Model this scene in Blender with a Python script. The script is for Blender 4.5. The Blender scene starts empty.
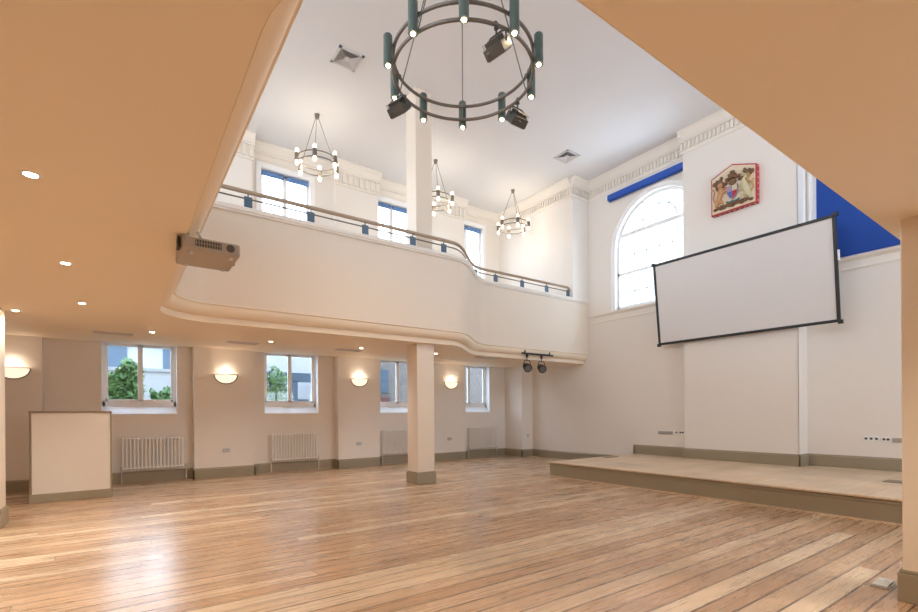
import bpy, bmesh, math, random
from mathutils import Vector
random.seed(7)
PI = math.pi
scene = bpy.context.scene
col = scene.collection

# ------------------------------------------------------------------ helpers
class MB:
    """collects shapes (world coordinates) and links them as ONE mesh object"""
    def __init__(self):
        self.v = []; self.f = []; self.m = []
    def add(self, verts, faces, mi=0):
        o = len(self.v)
        self.v += [tuple(p) for p in verts]
        self.f += [tuple(i + o for i in f) for f in faces]
        self.m += [mi] * len(faces)
    def box(self, x0, x1, y0, y1, z0, z1, mi=0):
        if x0 > x1: x0, x1 = x1, x0
        if y0 > y1: y0, y1 = y1, y0
        if z0 > z1: z0, z1 = z1, z0
        v = [(x0,y0,z0),(x1,y0,z0),(x1,y1,z0),(x0,y1,z0),(x0,y0,z1),(x1,y0,z1),(x1,y1,z1),(x0,y1,z1)]
        self.add(v, [(0,3,2,1),(4,5,6,7),(0,1,5,4),(1,2,6,5),(2,3,7,6),(3,0,4,7)], mi)
    def obox(self, c, ax, ay, az, hx, hy, hz, mi=0):
        c = Vector(c); ax = Vector(ax).normalized()*hx; ay = Vector(ay).normalized()*hy; az = Vector(az).normalized()*hz
        v = [c+sx*ax+sy*ay+sz*az for sz in (-1,1) for sx, sy in ((-1,-1),(1,-1),(1,1),(-1,1))]
        self.add(v, [(0,3,2,1),(4,5,6,7),(0,1,5,4),(1,2,6,5),(2,3,7,6),(3,0,4,7)], mi)
    def tube(self, pts, r, n=10, closed=False, cap=True, mi=0):
        pts = [Vector(p) for p in pts]; N = len(pts)
        rr = r if isinstance(r, (list, tuple)) else [r]*N
        o = []; up = None
        for i, p in enumerate(pts):
            if closed: t = pts[(i+1) % N]-pts[i-1]
            else: t = pts[min(i+1, N-1)]-pts[max(i-1, 0)]
            t.normalize()
            if up is None:
                a = Vector((0,0,1)) if abs(t.z) < .9 else Vector((1,0,0))
                up = (a - a.dot(t)*t).normalized()
            else:
                up = (up - up.dot(t)*t).normalized()
            s = t.cross(up)
            o += [p + rr[i]*(math.cos(2*PI*k/n)*up + math.sin(2*PI*k/n)*s) for k in range(n)]
        f = []
        for i in range(N if closed else N-1):
            j = (i+1) % N
            f += [(i*n+k, i*n+(k+1) % n, j*n+(k+1) % n, j*n+k) for k in range(n)]
        if cap and not closed:
            f += [tuple(range(n))[::-1], tuple((N-1)*n+k for k in range(n))]
        self.add(o, f, mi)
    def cyl(self, a, b, r, n=16, mi=0): self.tube([a, b], r, n, mi=mi)
    def lathe(self, prof, c, n=24, mi=0, axis='z'):
        c = Vector(c); o = []
        for (r, z) in prof:
            for k in range(n):
                x, y = r*math.cos(2*PI*k/n), r*math.sin(2*PI*k/n)
                p = {'z': (x, y, z), 'x': (z, x, y), 'y': (y, z, x)}[axis]
                o.append(c+Vector(p))
        f = []
        for i in range(len(prof)-1):
            f += [(i*n+k, i*n+(k+1) % n, (i+1)*n+(k+1) % n, (i+1)*n+k) for k in range(n)]
        if prof[0][0] > 1e-6: f.append(tuple(range(n))[::-1])
        if prof[-1][0] > 1e-6: f.append(tuple((len(prof)-1)*n+k for k in range(n)))
        self.add(o, f, mi)
    def ball(self, c, rx, ry=None, rz=None, n=14, m=9, mi=0):
        ry = rx if ry is None else ry; rz = rx if rz is None else rz
        c = Vector(c); o = []; f = []
        for i in range(m+1):
            t = PI*i/m
            for k in range(n):
                o.append(c+Vector((rx*math.sin(t)*math.cos(2*PI*k/n), ry*math.sin(t)*math.sin(2*PI*k/n), -rz*math.cos(t))))
        for i in range(m):
            f += [(i*n+k, i*n+(k+1) % n, (i+1)*n+(k+1) % n, (i+1)*n+k) for k in range(n)]
        self.add(o, f, mi)
    def prism_x(self, poly, x0, x1, mi=0):
        """poly of (y,z) extruded along x"""
        n = len(poly)
        v = [(x0,y,z) for y, z in poly]+[(x1,y,z) for y, z in poly]
        f = [tuple(range(n)), tuple(range(2*n-1, n-1, -1))]+[(i, i+n, (i+1) % n+n, (i+1) % n) for i in range(n)]
        self.add(v, f, mi)
    def sweep(self, path, normals, prof, mi=0, cap=True):
        """closed profile of (offset along the plan normal, z) along a plan path"""
        n = len(prof); o = []
        for (x, y), (nx, ny) in zip(path, normals):
            o += [(x+nx*a, y+ny*a, z) for a, z in prof]
        f = []
        for i in range(len(path)-1):
            f += [(i*n+k, (i+1)*n+k, (i+1)*n+(k+1) % n, i*n+(k+1) % n) for k in range(n)]
        if cap: f += [tuple(range(n)), tuple(range(len(path)*n-1, (len(path)-1)*n-1, -1))]
        self.add(o, f, mi)
    def build(self, name, mat, parent=None, bevel=0, smooth=None):
        off = Vector((0,0,0)); p = parent
        while p is not None:
            off += p.location; p = p.parent
        me = bpy.data.meshes.new(name)
        me.from_pydata([tuple(Vector(q)-off) for q in self.v], [], self.f)
        mats = mat if isinstance(mat, (list, tuple)) else [mat]
        for m in mats: me.materials.append(m)
        if len(mats) > 1: me.polygons.foreach_set('material_index', self.m)
        bm = bmesh.new(); bm.from_mesh(me)
        bmesh.ops.recalc_face_normals(bm, faces=bm.faces)
        bm.to_mesh(me); bm.free()
        if smooth is not None:
            me.shade_smooth(); me.set_sharp_from_angle(angle=math.radians(smooth))
        me.update()
        o = bpy.data.objects.new(name, me); col.objects.link(o)
        if parent is not None: o.parent = parent
        if bevel:
            b = o.modifiers.new('bevel', 'BEVEL'); b.width = bevel; b.segments = 2; b.limit_method = 'ANGLE'; b.angle_limit = math.radians(40)
        return o

def tag(o, label, cat, group=None):
    o['label'] = label; o['category'] = cat
    if group: o['group'] = group
    return o
def thing(name, loc, label, cat, group=None):
    o = bpy.data.objects.new(name, None); col.objects.link(o)
    o.location = loc; o.empty_display_size = .1
    return tag(o, label, cat, group)
def struct(o):
    o['kind'] = 'structure'; return o
def sroot(name, loc=(0,0,0)):
    o = bpy.data.objects.new(name, None); col.objects.link(o); o.location = loc; o.empty_display_size = .1
    return struct(o)
def copy_tree(o, parent=None):
    c = o.copy(); col.objects.link(c)
    if parent is not None: c.parent = parent
    for ch in list(o.children): copy_tree(ch, c)
    return c

# ------------------------------------------------------------------ materials
def newmat(name):
    m = bpy.data.materials.new(name); m.use_nodes = True
    nt = m.node_tree; b = nt.nodes['Principled BSDF']
    return m, nt, b
def N(nt, typ, **kw):
    n = nt.nodes.new(typ)
    for k, v in kw.items(): setattr(n, k, v)
    return n
def math_n(nt, op, a, b=None, c=None):
    n = N(nt, 'ShaderNodeMath', operation=op)
    for i, s in enumerate((a, b, c)):
        if s is None: continue
        if isinstance(s, (int, float)): n.inputs[i].default_value = s
        else: nt.links.new(s, n.inputs[i])
    return n.outputs[0]
def mixc(nt, fac, a, b, blend='MIX'):
    n = N(nt, 'ShaderNodeMix', data_type='RGBA', blend_type=blend)
    for i, s in ((0, fac), (6, a), (7, b)):
        if isinstance(s, (int, float)): n.inputs[i].default_value = s
        elif isinstance(s, tuple): n.inputs[i].default_value = (*s, 1)
        else: nt.links.new(s, n.inputs[i])
    return n.outputs[2]
def paint(name, c, rough=.6, var=.04, scale=3.0, bump=.0, metal=0.0, spec=.5):
    m, nt, b = newmat(name)
    tc = N(nt, 'ShaderNodeTexCoord'); no = N(nt, 'ShaderNodeTexNoise')
    no.inputs['Scale'].default_value = scale; no.inputs['Detail'].default_value = 4
    nt.links.new(tc.outputs['Object'], no.inputs['Vector'])
    lo = tuple(max(0, x*(1-var)) for x in c); hi = tuple(min(1, x*(1+var)) for x in c)
    nt.links.new(mixc(nt, no.outputs['Fac'], lo, hi), b.inputs['Base Color'])
    b.inputs['Roughness'].default_value = rough; b.inputs['Metallic'].default_value = metal
    b.inputs['Specular IOR Level'].default_value = spec
    if bump:
        bp = N(nt, 'ShaderNodeBump'); bp.inputs['Strength'].default_value = bump; bp.inputs['Distance'].default_value = .01
        n2 = N(nt, 'ShaderNodeTexNoise'); n2.inputs['Scale'].default_value = 60
        nt.links.new(tc.outputs['Object'], n2.inputs['Vector'])
        nt.links.new(n2.outputs['Fac'], bp.inputs['Height']); nt.links.new(bp.outputs['Normal'], b.inputs['Normal'])
    return m
def emit(name, c, s):
    m, nt, b = newmat(name)
    b.inputs['Base Color'].default_value = (*c, 1)
    b.inputs['Emission Color'].default_value = (*c, 1); b.inputs['Emission Strength'].default_value = s
    b.inputs['Roughness'].default_value = .4
    return m
def boards(name, width, length, c0, c1, c2, gap=.012, rough=(.2, .4), swap=False, knots=.5, gapdark=.22, spec=.5):
    m, nt, b = newmat(name); L = nt.links.new
    tc = N(nt, 'ShaderNodeTexCoord'); sp = N(nt, 'ShaderNodeSeparateXYZ'); L(tc.outputs['Object'], sp.inputs[0])
    X, Y = sp.outputs[0], sp.outputs[1]
    if swap: X, Y = Y, X
    r = math_n(nt, 'DIVIDE', Y, width); row = math_n(nt, 'FLOOR', r); fr = math_n(nt, 'FRACT', r)
    wn = N(nt, 'ShaderNodeTexWhiteNoise', noise_dimensions='1D'); L(row, wn.inputs['W'])
    xs = math_n(nt, 'ADD', math_n(nt, 'DIVIDE', X, length), math_n(nt, 'MULTIPLY', wn.outputs['Value'], 7.3))
    seg = math_n(nt, 'FLOOR', xs); fx = math_n(nt, 'FRACT', xs)
    cid = N(nt, 'ShaderNodeCombineXYZ'); L(row, cid.inputs[0]); L(seg, cid.inputs[1])
    w2 = N(nt, 'ShaderNodeTexWhiteNoise', noise_dimensions='3D'); L(cid.outputs[0], w2.inputs['Vector'])
    # grain
    cg = N(nt, 'ShaderNodeCombineXYZ')
    L(math_n(nt, 'MULTIPLY', X, .9), cg.inputs[0]); L(math_n(nt, 'MULTIPLY', Y, 14.0), cg.inputs[1])
    L(math_n(nt, 'MULTIPLY', w2.outputs['Value'], 40.0), cg.inputs[2])
    g = N(nt, 'ShaderNodeTexNoise'); g.inputs['Scale'].default_value = 1.6; g.inputs['Detail'].default_value = 6; g.inputs['Roughness'].default_value = .65
    L(cg.outputs[0], g.inputs['Vector'])
    cl = N(nt, 'ShaderNodeTexNoise'); cl.inputs['Scale'].default_value = 1.1; cl.inputs['Detail'].default_value = 5
    L(tc.outputs['Object'], cl.inputs['Vector'])
    ramp = N(nt, 'ShaderNodeValToRGB'); L(w2.outputs['Value'], ramp.inputs['Fac'])
    e = ramp.color_ramp.elements
    e[0].position = 0; e[0].color = (*c0, 1); e[1].position = .55; e[1].color = (*c1, 1)
    q = ramp.color_ramp.elements.new(.95); q.color = (*c2, 1)
    gr = N(nt, 'ShaderNodeMapRange'); L(g.outputs['Fac'], gr.inputs[0]); gr.inputs[1].default_value = .3; gr.inputs[2].default_value = .7; gr.inputs[3].default_value = .86; gr.inputs[4].default_value = 1.08
    c = mixc(nt, 1.0, ramp.outputs['Color'], gr.outputs[0], 'MULTIPLY')
    cr = N(nt, 'ShaderNodeMapRange'); L(cl.outputs['Fac'], cr.inputs[0]); cr.inputs[1].default_value = .35; cr.inputs[2].default_value = .7; cr.inputs[3].default_value = 1.08; cr.inputs[4].default_value = .80
    c = mixc(nt, 1.0, c, cr.outputs[0], 'MULTIPLY')
    # knots and old nail heads
    ck = N(nt, 'ShaderNodeCombineXYZ'); L(math_n(nt, 'MULTIPLY', X, 1.0), ck.inputs[0]); L(math_n(nt, 'MULTIPLY', Y, 2.2), ck.inputs[1])
    vo = N(nt, 'ShaderNodeTexVoronoi'); vo.inputs['Scale'].default_value = 2.6; L(ck.outputs[0], vo.inputs['Vector'])
    km = N(nt, 'ShaderNodeMapRange'); L(vo.outputs['Distance'], km.inputs[0]); km.inputs[1].default_value = .03; km.inputs[2].default_value = .10; km.inputs[3].default_value = knots; km.inputs[4].default_value = 0
    c = mixc(nt, km.outputs[0], c, (.20, .095, .045))
    v2 = N(nt, 'ShaderNodeTexVoronoi'); v2.inputs['Scale'].default_value = 4.3; L(tc.outputs['Object'], v2.inputs['Vector'])
    k2 = N(nt, 'ShaderNodeMapRange'); L(v2.outputs['Distance'], k2.inputs[0]); k2.inputs[1].default_value = .035; k2.inputs[2].default_value = .07; k2.inputs[3].default_value = knots*1.1; k2.inputs[4].default_value = 0
    c = mixc(nt, k2.outputs[0], c, (.10, .055, .03))
    # gaps between boards and board ends
    d = math_n(nt, 'MINIMUM', fr, math_n(nt, 'SUBTRACT', 1.0, fr)); d = math_n(nt, 'MULTIPLY', d, width)
    dx = math_n(nt, 'MINIMUM', fx, math_n(nt, 'SUBTRACT', 1.0, fx)); dx = math_n(nt, 'MULTIPLY', dx, length)
    dm = math_n(nt, 'MINIMUM', d, math_n(nt, 'MULTIPLY', dx, 2.5))
    gm = N(nt, 'ShaderNodeMapRange'); L(dm, gm.inputs[0]); gm.inputs[1].default_value = gap*.25; gm.inputs[2].default_value = gap*.5; gm.inputs[3].default_value = 1; gm.inputs[4].default_value = 0
    wg = N(nt, 'ShaderNodeMapRange'); L(wn.outputs['Value'], wg.inputs[0]); wg.inputs[3].default_value = .6; wg.inputs[4].default_value = 1
    ng = N(nt, 'ShaderNodeTexNoise'); ng.inputs['Scale'].default_value = 1.7; ng.inputs['Detail'].default_value = 3
    L(tc.outputs['Object'], ng.inputs['Vector'])
    gv = N(nt, 'ShaderNodeMapRange'); L(ng.outputs['Fac'], gv.inputs[0]); gv.inputs[1].default_value = .38; gv.inputs[2].default_value = .6; gv.inputs[3].default_value = .65; gv.inputs[4].default_value = 1
    gfac = math_n(nt, 'MULTIPLY', math_n(nt, 'MULTIPLY', gm.outputs[0], wg.outputs[0]), gv.outputs[0])
    c = mixc(nt, gfac, c, (gapdark*.45, gapdark*.27, gapdark*.15))
    L(c, b.inputs['Base Color'])
    rr = N(nt, 'ShaderNodeMapRange'); L(g.outputs['Fac'], rr.inputs[0]); rr.inputs[3].default_value = rough[0]; rr.inputs[4].default_value = rough[1]
    L(rr.outputs[0], b.inputs['Roughness']); b.inputs['Specular IOR Level'].default_value = spec
    bp = N(nt, 'ShaderNodeBump'); bp.inputs['Strength'].default_value = .15; bp.inputs['Distance'].default_value = .003
    hh = math_n(nt, 'SUBTRACT', math_n(nt, 'MULTIPLY', g.outputs['Fac'], .15), gfac)
    L(hh, bp.inputs['Height']); L(bp.outputs['Normal'], b.inputs['Normal'])
    return m
def bricks(name, c0, c1, mortar):
    m, nt, b = newmat(name)
    tc = N(nt, 'ShaderNodeTexCoord'); mp = N(nt, 'ShaderNodeMapping'); mp.inputs['Rotation'].default_value = (PI/2, 0, 0)
    br = N(nt, 'ShaderNodeTexBrick'); br.inputs['Scale'].default_value = 4.2
    br.inputs['Color1'].default_value = (*c0, 1); br.inputs['Color2'].default_value = (*c1, 1); br.inputs['Mortar'].default_value = (*mortar, 1)
    nt.links.new(tc.outputs['Object'], mp.inputs[0]); nt.links.new(mp.outputs[0], br.inputs['Vector']); nt.links.new(br.outputs['Color'], b.inputs['Base Color'])
    b.inputs['Roughness'].default_value = .9
    return m
def glass_mat(name):
    m, nt, b = newmat(name); nt.nodes.remove(b)
    out = nt.nodes['Material Output']; tr = N(nt, 'ShaderNodeBsdfTransparent'); tr.inputs[0].default_value = (.95, .97, .98, 1)
    gl = N(nt, 'ShaderNodeBsdfGlossy'); gl.inputs['Roughness'].default_value = .02
    lw = N(nt, 'ShaderNodeLayerWeight'); lw.inputs['Blend'].default_value = .5
    fac = math_n(nt, 'ADD', math_n(nt, 'MULTIPLY', math_n(nt, 'POWER', lw.outputs['Facing'], 4.0), .5), .03)
    mx = N(nt, 'ShaderNodeMixShader'); nt.links.new(fac, mx.inputs[0]); nt.links.new(tr.outputs[0], mx.inputs[1]); nt.links.new(gl.outputs[0], mx.inputs[2])
    nt.links.new(mx.outputs[0], out.inputs[0])
    return m

M = {}
M['wall'] = paint('warm white wall paint', (.81, .765, .715), .65, .025, .8, .03)
M['ceil'] = paint('white ceiling paint', (.76, .765, .785), .7, .02, .6)
M['panel'] = paint('balcony front paint', (.78, .685, .575), .5, .02, .7)
M['soffit'] = paint('cream soffit paint', (.86, .75, .605), .6, .025, .6)
M['trimw'] = paint('moulding paint', (.81, .765, .70), .5, .02, 2)
M['taupe'] = paint('taupe satin paint', (.32, .27, .19), .4, .05, 2)
M['white'] = paint('white gloss paint', (.88, .89, .90), .3, .02, 3)
M['rad'] = paint('white radiator enamel', (.88, .87, .86), .3, .02, 3)
M['floor'] = boards('old pine floorboards', .19, 7.5, (.465, .285, .165), (.565, .37, .23), (.73, .56, .39), gap=.026, rough=(.20, .36), knots=.7, gapdark=.13, spec=.8)
M['stage'] = boards('stage boards', .15, 3.1, (.70, .53, .36), (.74, .57, .40), (.77, .61, .44), gap=.005, rough=(.3, .45), knots=.12, gapdark=.7)
M['plate'] = paint('painted plate', (.62, .60, .57), .4)
M['dark'] = paint('dark iron', (.055, .05, .045), .45, .1, 20)
M['iron'] = paint('grey brown iron', (.17, .15, .13), .45, .1, 20, metal=.3)
M['green'] = paint('blue green lamp enamel', (.072, .105, .092), .35, .08, 12)
M['black'] = paint('black frame', (.02, .02, .022), .5, .1, 10)
M['screen'] = paint('grey white projection fabric', (.72, .70, .69), .75, .01, .5)
M['blue'] = paint('royal blue blind fabric', (.006, .058, .33), .75, .05, 1.5)
M['bluebar'] = paint('royal blue blind box', (.012, .085, .46), .5, .05, 3)
M['cassette'] = paint('blue grey blind cassette', (.12, .24, .50), .6, .06, 6)
M['railwood'] = paint('weathered brown handrail', (.40, .30, .21), .4, .12, 8)
M['post'] = paint('slate blue post', (.075, .125, .185), .4, .1, 10)
M['proj'] = paint('pale grey projector plastic', (.42, .37, .32), .45, .02, 4)
M['vent'] = paint('dark vent shadow', (.10, .09, .08), .7)
M['ventw'] = paint('vent grey white', (.62, .60, .60), .5)
M['lens'] = paint('dusty lamp lens', (.16, .14, .13), .3, .1, 20)
M['steel'] = paint('brushed steel plate', (.46, .45, .44), .35, .05, 30, metal=.7)
M['podium'] = paint('cream podium panel', (.74, .68, .61), .5, .02, 2)
M['edging'] = paint('brown edging strip', (.26, .19, .13), .5, .08, 6)
M['bulb'] = emit('glowing lamp', (1, .80, .50), 14)
M['frost'] = emit('glowing frosted glass', (1, .87, .70), .9)
M['bowl'] = emit('glowing sconce glass', (1, .86, .68), .40)
M['dl'] = emit('glowing downlight', (1, .88, .70), 14)
M['glass'] = glass_mat('clear window glass')
M['red'] = paint('heraldic red', (.42, .015, .03), .4, .1, 20)
M['gold'] = paint('old gilding', (.55, .34, .14), .45, .25, 30)
M['goldd'] = paint('brown gilding', (.17, .085, .04), .5, .3, 30)
M['creamp'] = paint('cream board', (.74, .62, .46), .5, .06, 10)
M['tan'] = paint('lion tan', (.52, .27, .12), .5, .2, 20)
M['uni'] = paint('unicorn cream', (.60, .54, .33), .5, .15, 20)
M['hblue'] = paint('heraldic blue', (.09, .16, .42), .5, .15, 20)
M['hviolet'] = paint('faded violet', (.36, .26, .42), .5, .15, 20)
M['hteal'] = paint('heraldic teal', (.04, .16, .16), .5, .15, 20)
M['leaf'] = paint('leaf green', (.075, .16, .045), .6, .5, 5)
M['soil'] = paint('courtyard paving', (.30, .28, .26), .9, .15, 2)
M['render'] = paint('pale render', (.38, .38, .39), .9, .08, 1.5)
M['bluewood'] = paint('blue grey joinery', (.045, .075, .11), .6, .1, 5)
M['brick'] = bricks('grey brown brick', (.11, .09, .08), (.16, .13, .115), (.22, .21, .20))
M['rbrick'] = paint('dark red door', (.09, .02, .018), .6, .1, 4)
M['pale'] = paint('pale portland stone', (.30, .30, .31), .9, .06, 1)
M['tile'] = paint('slate roof', (.12, .13, .15), .7, .15, 6)

# ------------------------------------------------------------------ dimensions
CEIL = 8.47; YP = 12.65; YR = 12.90; YO = 13.25      # pier face, recess face, outside face of the window wall
XS = 11.70; XC = 11.50; XRR = 11.95                  # stage wall, chimney breast, right recess
XB = -4.6; YN = -2.9                                 # rear wall, near wall
PIERS = [(-1.95-.6, -1.28), (1.40, 2.71), (4.90, 6.16), (7.97, 9.27)]
LOWWIN = [(-.34, 1.09), (3.02, 4.44), (6.30, 7.72), (9.02, 10.50)]
UPWIN = [(-.34, .92), (2.98, 4.235), (6.15, 7.40), (8.95, 10.22)]
LZ0, LZ1 = 1.53, 3.22
UZ0, UZ1 = 4.75, 7.86

# ------------------------------------------------------------------ floor and ceiling
b = MB(); b.box(XB-.3, 12.4, YN-.3, YO, -.12, 0); struct(b.build('floor', M['floor']))
b = MB(); b.box(XB-.3, 12.4, YN-.3, YO+.1, CEIL, CEIL+.15); struct(b.build('ceiling', M['ceil']))

# ------------------------------------------------------------------ window wall with piers (left of the picture)
def wall_x(mb, x0, x1, y0, y1, z0, z1, holes):
    """wall along X with rectangular holes (x0,x1,z0,z1)"""
    xs = sorted({x0, x1, *[h[0] for h in holes], *[h[1] for h in holes]})
    for a, c in zip(xs, xs[1:]):
        m = (a+c)/2
        hs = sorted([(h[2], h[3]) for h in holes if h[0] < m < h[1]])
        z = z0
        for h0, h1 in hs:
            mb.box(a, c, y0, y1, z, h0); z = h1
        mb.box(a, c, y0, y1, z, z1)
b = MB()
wall_x(b, XB-.3, 12.3, YR, YO, 0, CEIL, [(a, c, LZ0, LZ1) for a, c in LOWWIN]+[(a, c, UZ0, UZ1) for a, c in UPWIN])
for a, c in PIERS: b.box(a, c, YP, YR+.01, 0, CEIL)
b.box(11.2, XS+.02, 12.02, YR+.01, 0, 3.3)            # lower corner pier beside the stage wall
struct(b.build('wall_left', M['wall']))

# upper corner block at the balcony's end
b = MB(); b.box(11.0, XS+.02, 9.56, YR+.01, 3.6, CEIL); struct(b.build('wall_corner', M['wall'], bevel=.006))

# ------------------------------------------------------------------ stage wall with arched opening
AY, AZ, AR = 7.27, 6.15, 1.30                          # arch centre, springing, radius
AB = 4.44
def arch_wall(mb, xf, xb, ya, yb, z0, z1, cy, cz, r, zb):
    """wall in plane X between ya<yb with an arched hole"""
    mb.box(xf, xb, ya, cy-r, z0, z1); mb.box(xf, xb, cy+r, yb, z0, z1)
    mb.box(xf, xb, cy-r, cy+r, z0, zb)
    n = 28; ts = [PI*i/n for i in range(n+1)]
    for t0, t1 in zip(ts, ts[1:]):
        p0 = (cy+r*math.cos(t0), cz+r*math.sin(t0)); p1 = (cy+r*math.cos(t1), cz+r*math.sin(t1))
        mb.prism_x([p0, p1, (p1[0], z1), (p0[0], z1)], xf, xb)
b = MB()
arch_wall(b, XS, XS+.45, 3.96, YR, 0, CEIL, AY, AZ, AR, AB)
b.box(XC, XS+.02, 3.96, 6.42, 0, CEIL)                 # chimney breast
b.box(XC, XRR+.02, 3.955, 3.97, 0, CEIL)
RY = 2.56; 
arch_wall(b, XRR, XRR+.3, YN-.3, 3.97, 0, CEIL, RY, AZ, 1.0, AB+.32)
struct(b.build('wall_stage', M['wall']))
# rear and near walls (behind the viewpoint), with unseen tall windows put in and sized for their daylight
NW = [(6.5, 8.6), (9.2, 11.3)]
b = MB(); wall_x(b, XB-.3, 12.3, YN-.35, YN, 0, CEIL, [(a, c, 4.6, 7.9) for a, c in NW]+[(a, c, 1.2, 2.9) for a, c in NW])
struct(b.build('wall_near', M['wall']))
RW = [(-.6, 1.6), (2.6, 5.0), (6.0, 8.4), (9.2, 11.4)]
b = MB()
ys = [YN-.35]+[q for w in RW for q in w]+[YO]
for i in range(0, len(ys)-1):
    if i % 2 == 0: b.box(XB-.3, XB, ys[i], ys[i+1], 0, CEIL)
    else: b.box(XB-.3, XB, ys[i], ys[i+1], 0, 4.6); b.box(XB-.3, XB, ys[i], ys[i+1], 7.9, CEIL)
struct(b.build('wall_rear', M['wall']))

# ------------------------------------------------------------------ skirting boards
SK = .25
def skirt_prof(h=SK): return [(0,0),(-.028,0),(-.028,h-.035),(-.018,h-.015),(-.012,h),(0,h)]
def skirt_run(mb, pts, z=0, h=SK):
    """pts: plan polyline along the wall, room on the right-hand side when walking"""
    for (xa, ya), (xb, yb) in zip(pts, pts[1:]):
        d = Vector((xb-xa, yb-ya)).normalized(); n = Vector((-d.y, d.x))   # n points into the wall
        e = .028
        pa = (xa-d.x*0, ya-d.y*0); 
        mb.sweep([(xa-d.x*e, ya-d.y*e), (xb+d.x*e, yb+d.y*e)], [tuple(n)]*2, [(o, z+zz) for o, zz in skirt_prof(h)])
b = MB()
pts = [(XB, YR)]
run = []
segs = []
xprev = XB
for a, c in PIERS:
    segs.append([(xprev, YR), (a, YR)]); segs.append([(a, YR), (a, YP)]); segs.append([(a, YP), (c, YP)]); segs.append([(c, YP), (c, YR)]); xprev = c
segs += [[(xprev, YR), (11.2, YR)], [(11.2, YR), (11.2, 12.02)], [(11.2, 12.02), (XS, 12.02)]]
for s in segs: skirt_run(b, s)
struct(b.build('baseboard_left', M['taupe']))
b = MB(); skirt_run(b, [(XS, 12.02), (XS, 7.98)])
SZ = .345
for s in ([(XS, 7.98), (XS, 6.42)], [(XC, 6.42), (XC, 3.96)], [(XC, 3.955), (XRR, 3.955)], [(XRR, 3.955), (XRR, YN)]): skirt_run(b, s, SZ)
b.box(XS-.028, XS, 7.97, 8.0, 0, SZ+SK)
struct(b.build('baseboard_stage', M['taupe']))

# ------------------------------------------------------------------ cornices and dado mouldings
def cornice(mb, p0, p1, z0=7.93, dent=True, pitch=.1, dh=(8.02, 8.19), proj=1.0):
    (xa, ya), (xb, yb) = p0, p1
    d = Vector((xb-xa, yb-ya)); L = d.length; d.normalize(); n = Vector((-d.y, d.x))
    k = proj
    prof = [(0,z0),(-.025*k,z0),(-.03*k,z0+.05),(-.015*k,z0+.06),(-.015*k,dh[1]+.01),(-.07*k,dh[1]+.015),(-.07*k,dh[1]+.045),(-.10*k,dh[1]+.06),(-.15*k,dh[1]+.16),(-.20*k,CEIL-.045),(-.22*k,CEIL-.04),(-.22*k,CEIL),(0,CEIL)]
    e = .0
    mb.sweep([(xa, ya), (xb, yb)], [tuple(n)]*2, prof)
    if dent:
        cnt = int(L/pitch)
        for i in range(cnt):
            s = (i+.5)*L/cnt; c = Vector((xa, ya))+d*s-n*(.04*k)
            mb.obox((c.x, c.y, (dh[0]+dh[1])/2), (d.x, d.y, 0), (n.x, n.y, 0), (0,0,1), pitch*.28, .018, (dh[1]-dh[0])/2)
b = MB()
cornice(b, (XS, 9.56), (XS, 6.42), proj=.8); struct(b.build('trim_1', M['trimw']))
b = MB(); cornice(b, (XC, 6.42+.06), (XC, 3.96), proj=.8); b.box(XC-.15, XS, 6.42, 6.48, 8.3, CEIL); struct(b.build('trim_2', M['trimw']))
b = MB()
for a, c in PIERS:
    cornice(b, (a-.05, YP), (c+.05, YP), 7.86, True, .155, (7.93, 8.2))
    b.box(a-.05, a, YP-.1, YR, 8.26, CEIL); b.box(c, c+.05, YP-.1, YR, 8.26, CEIL)
xprev = XB
for a, c in PIERS+[(11.0, 11.0)]:
    cornice(b, (xprev, YR), (a, YR), 8.05, False, .155, (8.1, 8.2), .7); xprev = c
struct(b.build('trim_3', M['trimw']))
b = MB(); cornice(b, (11.0, YR), (11.0, 9.56-.0)); cornice(b, (11.0-.1, 9.56), (XS, 9.56)); struct(b.build('trim_4', M['trimw']))
# dado (sill) mouldings on the stage wall
def dado(mb, p0, p1, z):
    (xa, ya), (xb, yb) = p0, p1
    d = Vector((xb-xa, yb-ya)).normalized(); n = Vector((-d.y, d.x))
    prof = [(0,z-.27),(-.02,z-.27),(-.025,z-.24),(-.012,z-.22),(-.012,z-.10),(-.03,z-.09),(-.06,z-.05),(-.07,z-.045),(-.07,z),(0,z)]
    mb.sweep([p0, p1], [tuple(n)]*2, prof)
b = MB(); dado(b, (XS, 9.70), (XS, 6.42), AB); struct(b.build('trim_5', M['trimw']))
b = MB(); dado(b, (XRR, 3.90), (XRR, YN), AB+.15); struct(b.build('trim_6', M['trimw']))

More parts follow.
